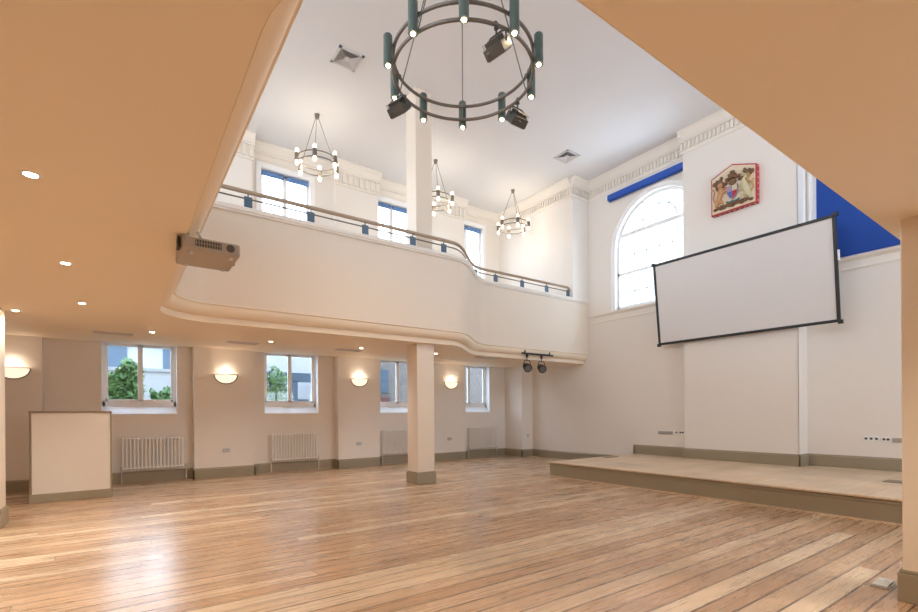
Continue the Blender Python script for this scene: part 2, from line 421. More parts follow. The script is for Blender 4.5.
# ------------------------------------------------------------------ lower sash windows
def window_lower(i, x0, x1):
    r = sroot('window_%d' % i, ((x0+x1)/2, 13.05, LZ0))
    f = MB(); ya, yb = 13.10, 13.18; zt = LZ1
    zb = LZ0+.18
    f.box(x0, x0+.07, ya, yb, zb, zt); f.box(x1-.07, x1, ya, yb, zb, zt); f.box(x0, x1, ya, yb, zb, zb+.11); f.box(x0, x1, ya, yb, zt-.10, zt)
    f.build('window_frame', M['white'], r, bevel=.006)
    c = (x0+x1)/2; s = MB()
    for a, d in ((x0+.07, c), (c, x1-.07)):
        s.box(a, a+.05, ya+.015, yb-.01, zb+.11, zt-.1); s.box(d-.05, d, ya+.015, yb-.01, zb+.11, zt-.1)
        s.box(a, d, ya+.015, yb-.01, zb+.11, zb+.16); s.box(a, d, ya+.015, yb-.01, zt-.15, zt-.1)
    s.build('sash', M['white'], r, bevel=.004)
    g = MB(); g.box(x0+.07, x1-.07, ya+.035, ya+.041, zb+.12, zt-.1); g.build('glass_pane', M['glass'], r)
    s = MB(); s.prism_x([(YR-.012, LZ0-.02), (YR-.012, LZ0+.012), (ya+.01, zb+.01), (YO-.01, zb), (YO-.01, LZ0-.02)], x0-.005, x1+.005); s.build('window_sill', M['white'], r, bevel=.006)
    for q0, q1 in ((x0-.001, x0+.012), (x1-.012, x1+.001)):
        s = MB(); s.box(q0, q1, YR-.003, ya, LZ0, zt); s.build('reveal_lining', M['white'], r)
for i, (a, c) in enumerate(LOWWIN): window_lower(i+1, a, c)
def window_upper(i, x0, x1):
    r = sroot('window_%d' % i, ((x0+x1)/2, 13.05, UZ0))
    f = MB(); ya, yb = 13.02, 13.10; c = (x0+x1)/2
    f.box(x0, x0+.06, ya, yb, UZ0, UZ1); f.box(x1-.06, x1, ya, yb, UZ0, UZ1); f.box(x0, x1, ya, yb, UZ0, UZ0+.1); f.box(x0, x1, ya, yb, UZ1-.06, UZ1)
    f.box(c-.05, c+.05, ya, yb, UZ0, UZ1); f.box(x0, x1, ya+.01, yb-.01, 6.22, 6.28)
    f.build('window_frame', M['white'], r, bevel=.005)
    f = MB()
    for q0, q1, z0, z1 in ((x0-.13, x0, UZ0, UZ1+.13), (x1, x1+.13, UZ0, UZ1+.13), (x0, x1, UZ1, UZ1+.13)): f.box(q0, q1, YR-.035, YR, z0, z1)
    f.build('architrave', M['white'], r, bevel=.008)
    g = MB(); g.box(x0+.06, x1-.06, ya+.035, ya+.041, UZ0+.1, UZ1-.06); g.build('glass_pane', M['glass'], r)
for i, (a, c) in enumerate(UPWIN): window_upper(i+5, a, c)
# arched stage window
r = sroot('window_9', (XS+.2, AY, AB))
f = MB(); xf, xb = XS+.10, XS+.18
def arc_band(mb, r0, r1, x0, x1, cy=AY, cz=AZ, a0=0, a1=PI, n=28):
    for i in range(n):
        t0 = a0+(a1-a0)*i/n; t1 = a0+(a1-a0)*(i+1)/n
        mb.prism_x([(cy+r0*math.cos(t0), cz+r0*math.sin(t0)), (cy+r1*math.cos(t0), cz+r1*math.sin(t0)), (cy+r1*math.cos(t1), cz+r1*math.sin(t1)), (cy+r0*math.cos(t1), cz+r0*math.sin(t1))], x0, x1)
arc_band(f, AR-.065, AR, xf, xb)
f.box(xf, xb, AY-AR, AY-AR+.065, AB, AZ); f.box(xf, xb, AY+AR-.065, AY+AR, AB, AZ); f.box(xf, xb, AY-AR, AY+AR, AB, AB+.1)
f.box(xf-.03, xb, AY-AR+.02, AY+AR-.02, 6.50, 6.60)                       # transom
f.box(xf, xb, AY-AR, AY+AR, 5.43, 5.50)                                    # meeting rail
f.build('window_frame', M['white'], r)
f = MB(); x0, x1 = xf+.02, xb-.02
for k in (-2, -1, 0, 1, 2):
    f.box(x0, x1, AY+k*.375-.013, AY+k*.375+.013, AB+.1, 6.5)
for z in (4.93, 5.97): f.box(x0, x1, AY-AR+.08, AY+AR-.08, z-.013, z+.013)
arc_band(f, .50, .53, x0, x1, cz=6.60, n=18)
for t in (25, 55, 90, 125, 155):
    t = math.radians(t); d = (math.cos(t), math.sin(t))
    f.obox(((x0+x1)/2, AY+d[0]*.80, 6.60+d[1]*.80), (1,0,0), (0,d[0],d[1]), (0,-d[1],d[0]), .02, .29, .013)
f.build('glazing_bars', M['white'], r)
g = MB(); n = 24
poly = [(AY+(AR-.05)*math.cos(PI*i/n), AZ+(AR-.05)*math.sin(PI*i/n)) for i in range(n+1)]+[(AY-AR+.05, AB+.05), (AY+AR-.05, AB+.05)]
g.prism_x(poly, xf+.037, xf+.043); g.build('glass_pane', M['glass'], r)
f = MB(); arc_band(f, AR, AR+.13, XS-.03, XS); f.box(XS-.03, XS, AY+AR, AY+AR+.13, AB, AZ)
arc_band(f, AR+.09, AR+.13, XS-.045, XS); f.box(XS-.045, XS, AY+AR+.09, AY+AR+.13, AB, AZ)
f.build('architrave', M['white'], r)
# right-hand window, wholly behind its drawn blind
r = sroot('window_10', (XRR+.15, RY, AB+.15))
f = MB(); arc_band(f, .91, 1.0, XRR+.12, XRR+.2, RY); f.box(XRR+.12, XRR+.2, RY+.91, RY+1.0, AB+.32, AZ); f.box(XRR+.12, XRR+.2, RY-1.0, RY-.91, AB+.32, AZ)
f.build('window_frame', M['white'], r)
f = MB(); f.box(XRR-.04, XRR, RY+1.16, RY+1.32, AB+.15, 7.9); f.box(XRR-.055, XRR, RY+1.27, RY+1.33, AB+.15, 7.9); f.build('architrave', M['white'], r, bevel=.006)
# unseen windows of the near and rear walls, added for daylight
for i, (a, c) in enumerate(NW):
    r = sroot('window_%d' % (11+i), ((a+c)/2, YN-.15, 4.6))
    f = MB()
    for z0, z1 in ((4.6, 7.9), (1.2, 2.9)):
        for q0, q1, s0, s1 in ((a, a+.07, z0, z1), (c-.07, c, z0, z1), (a, c, z0, z0+.07), (a, c, z1-.07, z1), ((a+c)/2-.04, (a+c)/2+.04, z0, z1)): f.box(q0, q1, YN-.2, YN-.12, s0, s1)
    f.build('window_frame', M['white'], r)
for i, (a, c) in enumerate(RW):
    r = sroot('window_%d' % (15+i), (XB-.15, (a+c)/2, 4.6))
    f = MB()
    for q0, q1, s0, s1 in ((a, a+.07, 4.6, 7.9), (c-.07, c, 4.6, 7.9), (a, c, 4.6, 4.67), (a, c, 7.83, 7.9), ((a+c)/2-.04, (a+c)/2+.04, 4.6, 7.9)): f.box(XB-.2, XB-.12, q0, q1, s0, s1)
    f.build('window_frame', M['white'], r)

# ------------------------------------------------------------------ balcony
def smooth(t): return t*t*(3-2*t)
def gallery_path():
    p = []
    yn, yf, xr = 1.34, 8.42, .645; step = 1.13; r = .55
    def far(x):
        t = min(1, max(0, (x-5.95)/1.75)); return step*smooth(t)
    xs = [11.70, 10.5, 9.3, 8.4]+[7.75-.08*i for i in range(27)]+[5.0, 4.0, 3.0, 2.0]
    p += [(x, yn-far(x)) for x in xs]
    rn = .62
    for i in range(13):
        t = PI/2*i/12; p.append((xr+rn-rn*math.sin(t), yn+rn-rn*math.cos(t)))
    p += [(xr, 3.2), (xr, 4.8), (xr, 6.4)]
    for i in range(13):
        t = PI/2*i/12; p.append((xr+r-r*math.cos(t), yf-r+r*math.sin(t)))
    p += [(x, yf+far(x)) for x in reversed(xs)]
    # normals pointing away from the hall's open middle
    nn = []
    for i in range(len(p)):
        a = Vector(p[max(i-1, 0)]); c = Vector(p[min(i+1, len(p)-1)]); d = (c-a).normalized()
        nn.append((d.y, -d.x) if False else (-d.y, d.x))
    return p, nn
GP, GN = gallery_path()
# make sure normals point outward: at the rear straight run they must point to -X
k = min(range(len(GP)), key=lambda i: abs(GP[i][1]-4.8))
if GN[k][0] > 0: GN = [(-a, -c) for a, c in GN]
def arcs(path):
    s = [0]
    for a, c in zip(path, path[1:]): s.append(s[-1]+(Vector(c)-Vector(a)).length)
    return s
GS = arcs(GP)
def gal_at(s, o=0):
    for i in range(len(GS)-1):
        if GS[i] <= s <= GS[i+1]:
            t = (s-GS[i])/(GS[i+1]-GS[i])
            x = GP[i][0]*(1-t)+GP[i+1][0]*t; y = GP[i][1]*(1-t)+GP[i+1][1]*t
            n = Vector((GN[i][0]*(1-t)+GN[i+1][0]*t, GN[i][1]*(1-t)+GN[i+1][1]*t)).normalized()
            return Vector((x+n.x*o, y+n.y*o)), n
LIP = .185; SOF = 3.0
bal = thing('balcony', (XB+2.5, 6, SOF), 'cream U-shaped balcony with a curved white front running round the hall', 'balcony')
b = MB(); b.sweep(GP, GN, [(0,3.28),(0,4.82),(.10,4.82),(.10,3.28)]); b.build('front_panel', M['panel'], bal, smooth=40)
b = MB(); b.sweep(GP, GN, [(-.012,4.80),(-.03,4.815),(-.03,4.835),(-.045,4.85),(-.045,4.905),(-.03,4.92),(.30,4.92),(.30,4.82),(0,4.82)]); b.build('ledge', M['trimw'], bal, smooth=30)
prof = [(LIP,SOF),(LIP,SOF+.09)]
for i in range(9):
    t = PI/2*i/8; prof.append((LIP-.165*math.sin(t)*.95, SOF+.10+.155*(1-math.cos(t))))
prof += [(0,3.265),(0,3.28),(.3,3.28),(.3,SOF+.064),(LIP+.002,SOF+.064),(LIP+.002,SOF)]
b = MB(); b.sweep(GP, GN, prof); b.build('cove_moulding', M['soffit'], bal, smooth=35)
# soffit: flat underside out to the walls, rising slightly towards the windows
lip = [(x+a*(LIP+.003), y+c*(LIP+.003)) for (x, y), (a, c) in zip(GP, GN)]
bm = bmesh.new()
outer = [(11.70, YR-.01), (XB+.02, YR-.01), (XB+.02, YN+.02), (11.70, YN+.02)]
vs = [bm.verts.new((x, y, SOF)) for x, y in lip+outer]
fc = bm.faces.new(vs)
bmesh.ops.bisect_plane(bm, geom=bm.verts[:]+bm.edges[:]+bm.faces[:], plane_co=(0, 10.2, 0), plane_no=(0, 1, 0))
def sofz(y): return SOF+max(0, (y-10.2)/2.45)*.10
for v in bm.verts: v.co.z = sofz(v.co.y)
bmesh.ops.triangulate(bm, faces=bm.faces[:], ngon_method='EAR_CLIP')
ext = bmesh.ops.extrude_face_region(bm, geom=bm.faces[:])
for v in ext['geom']:
    if isinstance(v, bmesh.types.BMVert): v.co.z += .06
bmesh.ops.recalc_face_normals(bm, faces=bm.faces[:])
me = bpy.data.meshes.new('soffit'); bm.to_mesh(me); bm.free(); me.materials.append(M['soffit'])
o = bpy.data.objects.new('soffit', me); col.objects.link(o); o.parent = bal; o.location = -Vector(bal.location)
# balcony floor
bm = bmesh.new()
inn = [(x+a*.2, y+c*.2) for (x, y), (a, c) in zip(GP, GN)]
vs = [bm.verts.new((x, y, 3.75)) for x, y in inn+outer]; bm.faces.new(vs).normal_update()
bmesh.ops.triangulate(bm, faces=bm.faces[:], ngon_method='EAR_CLIP')
me = bpy.data.meshes.new('deck'); bm.to_mesh(me); bm.free(); me.materials.append(M['floor'])
o = bpy.data.objects.new('deck', me); col.objects.link(o); o.parent = bal; o.location = -Vector(bal.location)

# handrail on short posts along the balcony
far_start = next(GS[i] for i in range(len(GP)) if GP[i][1] > 8.41 and GP[i][0] > 1.2)
s_end = GS[-1]-.80
hr = thing('handrail', (1.2, 8.55, 4.92), 'brown handrail with a thin lower bar on slate blue posts along the balcony ledge', 'handrail')
ss = []
s = .8
while s < s_end: ss.append(s); s += .12
railp = [gal_at(q, .14)[0] for q in ss]
pts = [(p.x, p.y, 5.245) for p in railp]
pts = pts+[(pts[-1][0]+.07, pts[-1][1], 5.22), (pts[-1][0]+.12, pts[-1][1], 5.14)]
b = MB(); b.tube(pts, .036, 10); b.build('rail', M['railwood'], hr, smooth=60)
b = MB(); b.tube([(p.x, p.y, 5.13) for p in railp], .014, 8); b.build('lower_bar', M['iron'], hr, smooth=60)
def far_s(x):   # path parameter of a given x on the far run
    best = None
    for i in range(len(GP)-1):
        if GS[i] >= far_start-1.0 and GP[i][0] <= x <= GP[i+1][0]:
            return GS[i]+(GS[i+1]-GS[i])*(x-GP[i][0])/(GP[i+1][0]-GP[i][0])
posts = [far_s(x) for x in (1.77, 2.83, 3.89, 4.95, 5.72, 7.45, 8.12, 9.07, 10.03, 10.93)]
posts += [far_start-1.5-1.06*i for i in range(13)]
for s in posts:
    if s is None or s < .8: continue
    p, n = gal_at(s, .14); t = Vector((-n.y, n.x))
    b = MB(); b.obox((p.x, p.y, 5.04), (t.x, t.y, 0), (n.x, n.y, 0), (0,0,1), .065, .012, .125)
    b.obox((p.x, p.y, 4.925), (t.x, t.y, 0), (n.x, n.y, 0), (0,0,1), .075, .03, .006)
    b.cyl((p.x, p.y, 5.16), (p.x, p.y, 5.22), .012, 8)
    b.build('post', M['post'], hr, bevel=.004)

# ------------------------------------------------------------------ columns
def column(x0, y0, w, label, full=True):
    r = thing('column', (x0+w/2, y0+w/2, 0), label, 'column', 'white square columns')
    b = MB(); b.box(x0, x0+w, y0, y0+w, .22, SOF); b.build('shaft', M['panel'], r, bevel=.012)
    b = MB(); e = .025
    b.box(x0-e, x0+w+e, y0-e, y0+w+e, 0, .225); b.box(x0-e+.01, x0+w+e-.01, y0-e+.01, y0+w+e-.01, .225, .25); b.build('plinth', M['taupe'], r, bevel=.006)
    if full:
        e = .01
        b = MB(); b.box(x0+e, x0+w-e, y0+e, y0+w-e, 3.75, CEIL); b.box(x0+.004, x0+w-.004, y0+.004, y0+w-.004, CEIL-.05, CEIL); b.build('upper_shaft', M['panel'], r, bevel=.012)
    return r
column(5.14, 8.75, .43, 'white square column rising from the middle of the floor through the balcony to the ceiling')
column(-1.76, 8.78, .43, 'white square column at the left edge of the photo, in front of the wall light')
column(5.0, .60, .43, 'white square column close by at the right edge of the photo, beside the floor plate')

# ------------------------------------------------------------------ stage
stg = thing('stage', (10, 4, 0), 'low pale timber stage with a taupe painted front below the projection screen', 'stage')
XF = 8.27; YF = 7.93
b = MB(); b.box(XF-.035, XS-.03, -2.85, YF+.03, SZ-.03, SZ); b.box(XS-.03, XRR-.03, -2.85, 3.88, SZ-.03, SZ); b.build('deck_boards', M['stage'], stg, bevel=.006)
b = MB(); b.box(XF, XS-.03, -2.85, YF, .02, SZ-.032); b.box(XF-.014, XF, -2.85, YF+.01, SZ-.085, SZ-.045); b.build('riser', M['taupe'], stg, bevel=.004)
b = MB(); b.box(XF-.022, XF-.0005, -2.85, YF+.012, 0, .022); b.build('base_bead', M['stage'], stg)  # thin pale timber bead along the foot of the stage front
for (x0, x1, y0, y1, lb) in ((10.08, 10.50, 7.62, 7.84, 'dark flush floor flap at the far left corner of the stage'), (10.02, 10.35, 2.02, 2.30, 'dark flush floor flap at the right of the stage by the near column')):
    b = MB(); b.box(x0, x1, y0, y1, SZ+.0005, SZ+.008); b.box(x0+.02, x1-.02, y0+.02, y1-.02, SZ+.008, SZ+.012); o = b.build('floor_flap', M['edging']); tag(o, lb, 'floor flap', 'stage floor flaps')
r = thing('floor_socket', (5.31, 1.22, 0), 'small pale grey floor socket plate on the boards beside the right-hand column', 'socket')
b = MB(); b.box(5.20, 5.43, 1.16, 1.28, 0, .016); b.build('base_frame', M['steel'], r, bevel=.003)
b = MB(); b.obox((5.315, 1.22, .026), (1, 0, .06), (0, 1, 0), (-.06, 0, 1), .105, .052, .006); b.build('lid', M['plate'], r, bevel=.003)

# ------------------------------------------------------------------ boxed podium
r = thing('podium', (-.72, 11.2, 0), 'cream panelled box with brown edging and taupe skirting standing by the first window', 'podium')
px0, px1, py0, py1, ph = -1.285, -.14, 10.93, 11.55, 1.59
b = MB(); b.box(px0+.03, px1-.02, py0+.012, py1, .15, ph-.025); b.build('panel_body', M['podium'], r, bevel=.004)
b = MB(); b.box(px0-.006, px1+.006, py0-.006, py1+.01, ph-.028, ph); b.build('top_edging', M['edging'], r, bevel=.004)
b = MB(); b.box(px0, px0+.03, py0, py1, .15, ph-.028); b.build('side_edging', M['edging'], r, bevel=.003)
b = MB(); b.box(px1-.02, px1, py0, py1, .15, ph-.028); b.build('side_edging', M['taupe'], r, bevel=.003)
b = MB(); b.box(px0-.002, px1+.004, py0-.012, py1+.01, 0, .155); b.build('plinth', M['taupe'], r, bevel=.005)

# ------------------------------------------------------------------ radiators
RADX = [(0.0, 1.20), (3.15, 4.36), (6.31, 7.52), (9.48, 10.68)]
RL = ['white column radiator under the first window, beside the podium', 'white column radiator under the second window, between the first two lit piers',
      'white column radiator half hidden behind the middle column', 'white column radiator under the furthest window, near the stage corner']
x0, x1 = RADX[0]
rad = thing('radiator', (x0, 12.82, .15), RL[0], 'radiator', 'radiators under the windows')
b = MB(); n = 17
for i in range(n):
    x = x0+.03+(x1-x0-.06)*i/(n-1)
    for y in (12.74, 12.80):
        b.tube([(x, y, .335), (x, y, .985)], .0185 if y < 12.77 else .012, 8)
    b.tube([(x, 12.725, .335), (x, 12.77, .312), (x, 12.815, .335)], .018, 8); b.tube([(x, 12.725, .985), (x, 12.77, 1.005), (x, 12.815, .985)], .018, 8)
b.tube([(x0+.01, 12.77, .335), (x1-.01, 12.77, .335)], .022, 10); b.tube([(x0+.01, 12.77, .985), (x1-.01, 12.77, .985)], .022, 10)
b.build('column_bank', M['rad'], rad, smooth=50)
for sx in (x0+.01, x1+.05):
    b = MB(); b.tube([(sx, 12.80, .335), (sx, 12.80, .05), (sx, 12.80, 0)], .011, 8); b.lathe([(.018,-.03),(.022,-.02),(.022,.03),(.012,.05)], (sx, 12.80, .335), 10); b.tube([(sx, 12.80, .335), (sx+(.03 if sx < x1 else -.06), 12.775, .335)], .011, 8)
    b.build('valve_pipe', M['plate'], rad, smooth=50)
for sx in (x0+.25, x1-.25):
    for q in (.30, .965):
        b = MB(); b.box(sx-.012, sx+.012, 12.79, YR, q, q+.02); b.build('wall_bracket', M['rad'], rad)
for (a, c), lb in zip(RADX[1:], RL[1:]):
    k = copy_tree(rad); k.location = (a, 12.82, .15); k['label'] = lb

# ------------------------------------------------------------------ wall lights
SCX = [(-1.71, 2.47), (2.08, 2.49), (5.53, 2.51), (8.69, 2.52)]
SL = ['glowing half-bowl wall light at the far left, partly behind the left column', 'glowing half-bowl wall light between the first and second lower windows',
      'glowing half-bowl wall light just left of the middle column', 'glowing half-bowl wall light just right of the middle column']
sx, sz = SCX[0]
sc = thing('wall_light', (sx, YP, sz), SL[0], 'wall light', 'half-bowl wall lights')
b = MB(); R0 = .245; D0 = .14; H0 = .20; nu, nv = 24, 10; vs = []; fs = []
for j in range(nv+1):
    v = PI/2*j/nv
    for i in range(nu+1):
        u = PI*i/nu
        vs.append((sx+R0*math.cos(u)*math.cos(v), YP-.004-D0*math.sin(u)*math.cos(v), sz-.02-H0*math.sin(v)))
for j in range(nv):
    for i in range(nu): a = j*(nu+1)+i; fs.append((a, a+1, a+nu+2, a+nu+1))
b.add(vs, fs); b.build('glass_bowl', M['bowl'], sc, smooth=60)
b = MB()
b.tube([(sx+(R0+.012)*math.cos(PI*i/24), YP-.02, sz-.02-(H0+.012)*math.sin(PI*i/24)) for i in range(25)], .012, 8)
b.tube([(sx+(R0+.01)*math.cos(PI*i/24), YP-.01-(D0+.004)*math.sin(PI*i/24), sz-.012) for i in range(25)], .009, 8)
b.build('metal_rim', M['iron'], sc, smooth=60)
b = MB(); b.box(sx-.08, sx+.08, YP-.02, YP, sz-.14, sz-.04); b.build('back_plate', M['ventw'], sc)
for (a, z), lb in zip(SCX[1:], SL[1:]):
    k = copy_tree(sc); k.location = (a, YP, z); k['label'] = lb

# ------------------------------------------------------------------ sockets
def socket(loc, ax, w, h, label, dark=0, mat='plate'):
    """ax: 'x' on a wall facing -Y, 'y' on a wall facing -X"""
    r = thing('wall_socket', loc, label, 'socket')
    x, y, z = loc; b = MB()
    if ax == 'x': b.box(x-w/2, x+w/2, y-.012, y, z-h/2, z+h/2)
    else: b.box(x-.012, x, y-w/2, y+w/2, z-h/2, z+h/2)
    b.build('face_plate', M[mat], r, bevel=.003)
    for i in range(dark):
        s = (i-(dark-1)/2)*w/dark
        b = MB()
        if ax == 'x': b.box(x+s-.02, x+s+.02, y-.016, y-.012, z-.02, z+.02)
        else: b.lathe([(.0,-.020),(.022,-.020),(.025,-.012)], (x, y+s, z), 12, axis='x')
        b.build('outlet', M['vent'] if ax == 'y' else M['ventw'], r)
    return r
socket((2.08, YP, .645), 'x', .16, .09, 'pale double wall socket on the pier between the first and second lower windows', 2, 'steel')
socket((5.51, YP, .66), 'x', .16, .09, 'pale double wall socket on the pier just left of the middle column', 2, 'steel')
socket((8.62, YP, .68), 'x', .16, .09, 'pale double wall socket on the pier just right of the middle column', 2, 'steel')
socket((11.47, 12.02, .72), 'x', .09, .09, 'small single wall socket on the narrow corner pier beyond the stage', 1, 'steel')
socket((XS, 7.06, .95), 'y', .40, .085, 'long pale socket plate on the wall at the left of the stage', 0, 'steel')
socket((XS, 6.75, .97), 'y', .12, .085, 'white outlet plate with one dark opening left of the chimney breast', 1, 'white')
socket((XS, 6.61, .97), 'y', .12, .085, 'white outlet plate with two dark holes hard against the chimney breast', 2, 'white')
socket((XRR, 2.90, .95), 'y', .24, .085, 'white outlet plate with three dark holes at the right of the stage', 3, 'white')
socket((XRR, 2.68, .945), 'y', .12, .085, 'white outlet plate with two dark openings in the middle of the right-hand row', 2, 'white')
socket((XRR, 2.52, .93), 'y', .14, .09, 'pale socket plate at the right end of the row, next to the near column', 0, 'steel')

# ------------------------------------------------------------------ recessed downlights and grilles in the soffit
DL = [(-.445, 3.93, 'nearest recessed downlight in the left soffit'), (-.43, 6.02, 'second recessed downlight along the left soffit'), (-.41, 8.03, 'third recessed downlight along the left soffit'),
      (-1.20, 9.10, 'tilted recessed downlight beside the top of the left column'), (.47, 10.14, 'recessed downlight above the right side of the first lower window'),
      (2.52, 10.16, 'recessed downlight in front of the second lower window'), (4.46, 10.07, 'recessed downlight left of the middle column top'), (6.42, 10.0, 'recessed downlight just right of the middle column top')]
d0 = None
x, y, lb = DL[0]
dl = thing('downlight', (x, y, SOF), lb, 'downlight', 'recessed downlights under the balcony')
b = MB(); b.lathe([(.036,-.002),(.036,-.006),(.052,-.006),(.055,0)], (x, y, SOF), 24); b.build('trim_ring', M['white'], dl, smooth=40)
b = MB(); b.lathe([(0,-.004),(.036,-.004)], (x, y, SOF), 24); b.build('lamp', M['dl'], dl)
for x, y, lb in DL[1:]:
    k = copy_tree(dl); k.location = (x, y, SOF); k['label'] = lb
VT = [(-.10, 10.78, 'slotted air grille in the soffit above the first lower window'), (2.10, 10.76, 'slotted air grille in the soffit left of the second lower window'), (4.40, 10.62, 'slotted air grille in the soffit left of the middle column'), (8.0, 9.95, 'slotted air grille in the soffit under the balcony curve near the furthest window')]
x, y, lb = VT[0]
vt = thing('air_grille', (x, y, sofz(y)), lb, 'air grille', 'slotted grilles under the balcony')
z = sofz(y)-.004
b = MB(); w, h = .30, .12
for q0, q1, s0, s1 in ((x-w, x+w, y-h, y-h+.03), (x-w, x+w, y+h-.03, y+h), (x-w, x-w+.03, y-h, y+h), (x+w-.03, x+w, y-h, y+h)): b.box(q0, q1, s0, s1, z-.014, z+.003)
b.build('frame', M['ventw'], vt)
b = MB()
for i in range(4): b.obox((x, y-h+.05+i*.047, z-.004), (1,0,0), (0,1,.5), (0,-.5,1), w-.03, .012, .003)
b.build('slats', M['ventw'], vt)
b = MB(); b.box(x-w+.03, x+w-.03, y-h+.03, y+h-.03, z+.001, z+.003); b.build('duct_shadow', M['vent'], vt)
for x, y, lb in VT[1:]:
    k = copy_tree(vt); k.location = (x, y, sofz(y)); k['label'] = lb
# square ceiling diffusers
CV = [(3.66, 8.83, 'square ceiling diffuser left of the big round chandelier'), (9.93, 8.81, 'square ceiling diffuser near the stage wall cornice')]
x, y, lb = CV[0]; z = CEIL
cv = thing('ceiling_diffuser', (x, y, z), lb, 'ceiling vent', 'square ceiling diffusers')
b = MB(); b.box(x-.20, x+.20, y-.20, y+.20, z-.003, z); b.build('duct_shadow', M['vent'], cv)
b = MB(); w = .255
for q0, q1, s0, s1 in ((-w, w, -w, -.20), (-w, w, .20, w), (-w, -.20, -w, w), (.20, w, -w, w)): b.box(x+q0, x+q1, y+s0, y+s1, z-.02, z)
b.build('frame', M['ventw'], cv, bevel=.003)
for i, w in enumerate((.19, .155, .12, .085)):
    b = MB(); o = w-.028
    for (ax, ay) in ((1,0),(-1,0),(0,1),(0,-1)):
        t = (-ay, ax)
        A = (x+ax*w+t[0]*w, y+ay*w+t[1]*w, z-.022); B = (x+ax*w-t[0]*w, y+ay*w-t[1]*w, z-.022)
        C = (x+ax*o-t[0]*o, y+ay*o-t[1]*o, z-.003); D = (x+ax*o+t[0]*o, y+ay*o+t[1]*o, z-.003)
        b.add([A, B, C, D]+[(p[0], p[1], p[2]+.003) for p in (A, B, C, D)], [(0,1,2,3),(7,6,5,4),(0,4,5,1),(1,5,6,2),(2,6,7,3),(3,7,4,0)])
    b.build('louvre', M['ventw'], cv)
b = MB(); b.box(x-.05, x+.05, y-.05, y+.05, z-.02, z-.003); b.build('centre_plate', M['ventw'], cv)
for x, y, lb in CV[1:]:
    k = copy_tree(cv); k.location = (x, y, z); k['label'] = lb

# ------------------------------------------------------------------ big chandelier with hanging floodlights
CC = Vector((3.546, 4.84)); ZU, ZL, RR = 5.935, 5.745, .875
near = math.atan2(-.815, -.58)
def cpos(a, r): return Vector((CC.x+r*math.cos(a), CC.y+r*math.sin(a)))
ch = thing('chandelier', (CC.x, CC.y, ZU), 'large dark iron ring chandelier with blue-green lamp tubes hanging over the middle of the hall', 'chandelier')
for z in (ZU, ZL):
    b = MB(); b.tube([(*cpos(2*PI*i/72, RR), z) for i in range(72)], .021, 10, closed=True); b.build('ring', M['iron'], ch, smooth=60)
for i in range(10):
    a = near+2*PI*i/10; p = cpos(a, RR+.075); q = cpos(a, RR)
    b = MB(); b.lathe([(.045,-.16),(.055,-.16),(.055,.19),(.045,.205),(0,.21)], (p.x, p.y, (ZU+ZL)/2), 20)
    b.lathe([(.05,-.155),(.048,-.12),(0,-.12)], (p.x, p.y, (ZU+ZL)/2), 20)
    for z in (ZU, ZL): b.cyl((q.x, q.y, z), (p.x, p.y, z), .014, 8)
    t = b.build('lamp_tube', M['green'], ch, smooth=40)
    b = MB(); b.ball((p.x, p.y, (ZU+ZL)/2-.15), .03, .03, .034); b.build('bulb', M['bulb'], t, smooth=80)
    if i % 2 == 1:
        b = MB(); b.cyl((q.x, q.y, ZL), (CC.x+.03*math.cos(a), CC.y+.03*math.sin(a), CEIL-.04), .008, 8); b.ball((q.x, q.y, ZU+.02), .022); b.build('hanging_rod', M['iron'], ch, smooth=60)
b = MB(); b.lathe([(0,-.08),(.05,-.075),(.09,-.03),(.10,0)], (CC.x, CC.y, CEIL), 24); b.build('canopy', M['iron'], ch, smooth=50)
toc = math.atan2(-CC.y, -CC.x)
# three theatre floodlights clipped on the lower ring
def flood(a, rot, label, first):
    p = cpos(a, RR)
    r = thing('floodlight', (p.x, p.y, ZL-.02), label, 'floodlight', 'floodlights clipped on the chandelier')
    X = Vector((math.cos(rot), math.sin(rot), 0)); Y = Vector((-math.sin(rot), math.cos(rot), 0)); Z = Vector((0,0,1))
    O = Vector((p.x, p.y, ZL))
    P = lambda x, y, z: O+X*x+Y*y+Z*z
    b = MB(); b.tube([P(.03*math.cos(t), 0, .0+.035*math.sin(t)) for t in [PI*2*i/14-PI/2 for i in range(12)]], .009, 7); b.cyl(P(0,0,-.03), P(0,0,-.11), .011, 8); b.box(*[v for pair in zip(P(-.02,-.02,-.05), P(.02,.02,-.02)) for v in pair]); b.build('hook_clamp', M['dark'], r)
    b = MB(); b.tube([P(0,-.14,-.24), P(0,-.135,-.14), P(0,-.08,-.105), P(0,.08,-.105), P(0,.135,-.14), P(0,.14,-.24)], .009, 7); b.build('yoke', M['dark'], r, smooth=50)
    d = Vector(X*.72-Z*.70); u = Vector(X*.70+Z*.72)
    c = P(.02, 0, -.25)
    h = MB(); h.obox(c, d, Y, u, .055, .125, .095); h.obox(c-d*.075, d, Y, u, .03, .09, .065); 
    for k in range(4): h.obox(c-d*(.045+.018*k), d, Y, u, .003, .115, .085)
    h = h.build('housing', M['dark'], r, bevel=.012)
    g = MB(); g.obox(c+d*.058, d, Y, u, .006, .112, .082); g.build('front_glass', M['lens'], h)
    g = MB(); g.tube([P(-.02+.05*math.cos(t*1.7)-.02*t/6, .05+.045*math.sin(t*1.7), -.2-.02*t+.04*math.sin(t)) for t in [i*.25 for i in range(26)]], .006, 6); g.build('cable_coil', M['dark'], r, smooth=60)
    return r
f1 = flood(near-math.radians(-24) if False else near+math.radians(24), near+PI*.75, 'theatre floodlight clipped on the near side of the big chandelier ring', True)
far = near+PI
flood(far-math.radians(58), near-PI*.8, 'theatre floodlight clipped on the far right of the big chandelier ring', False)
flood(far+math.radians(76), near+PI*.8, 'theatre floodlight clipped on the left of the big chandelier ring', False)

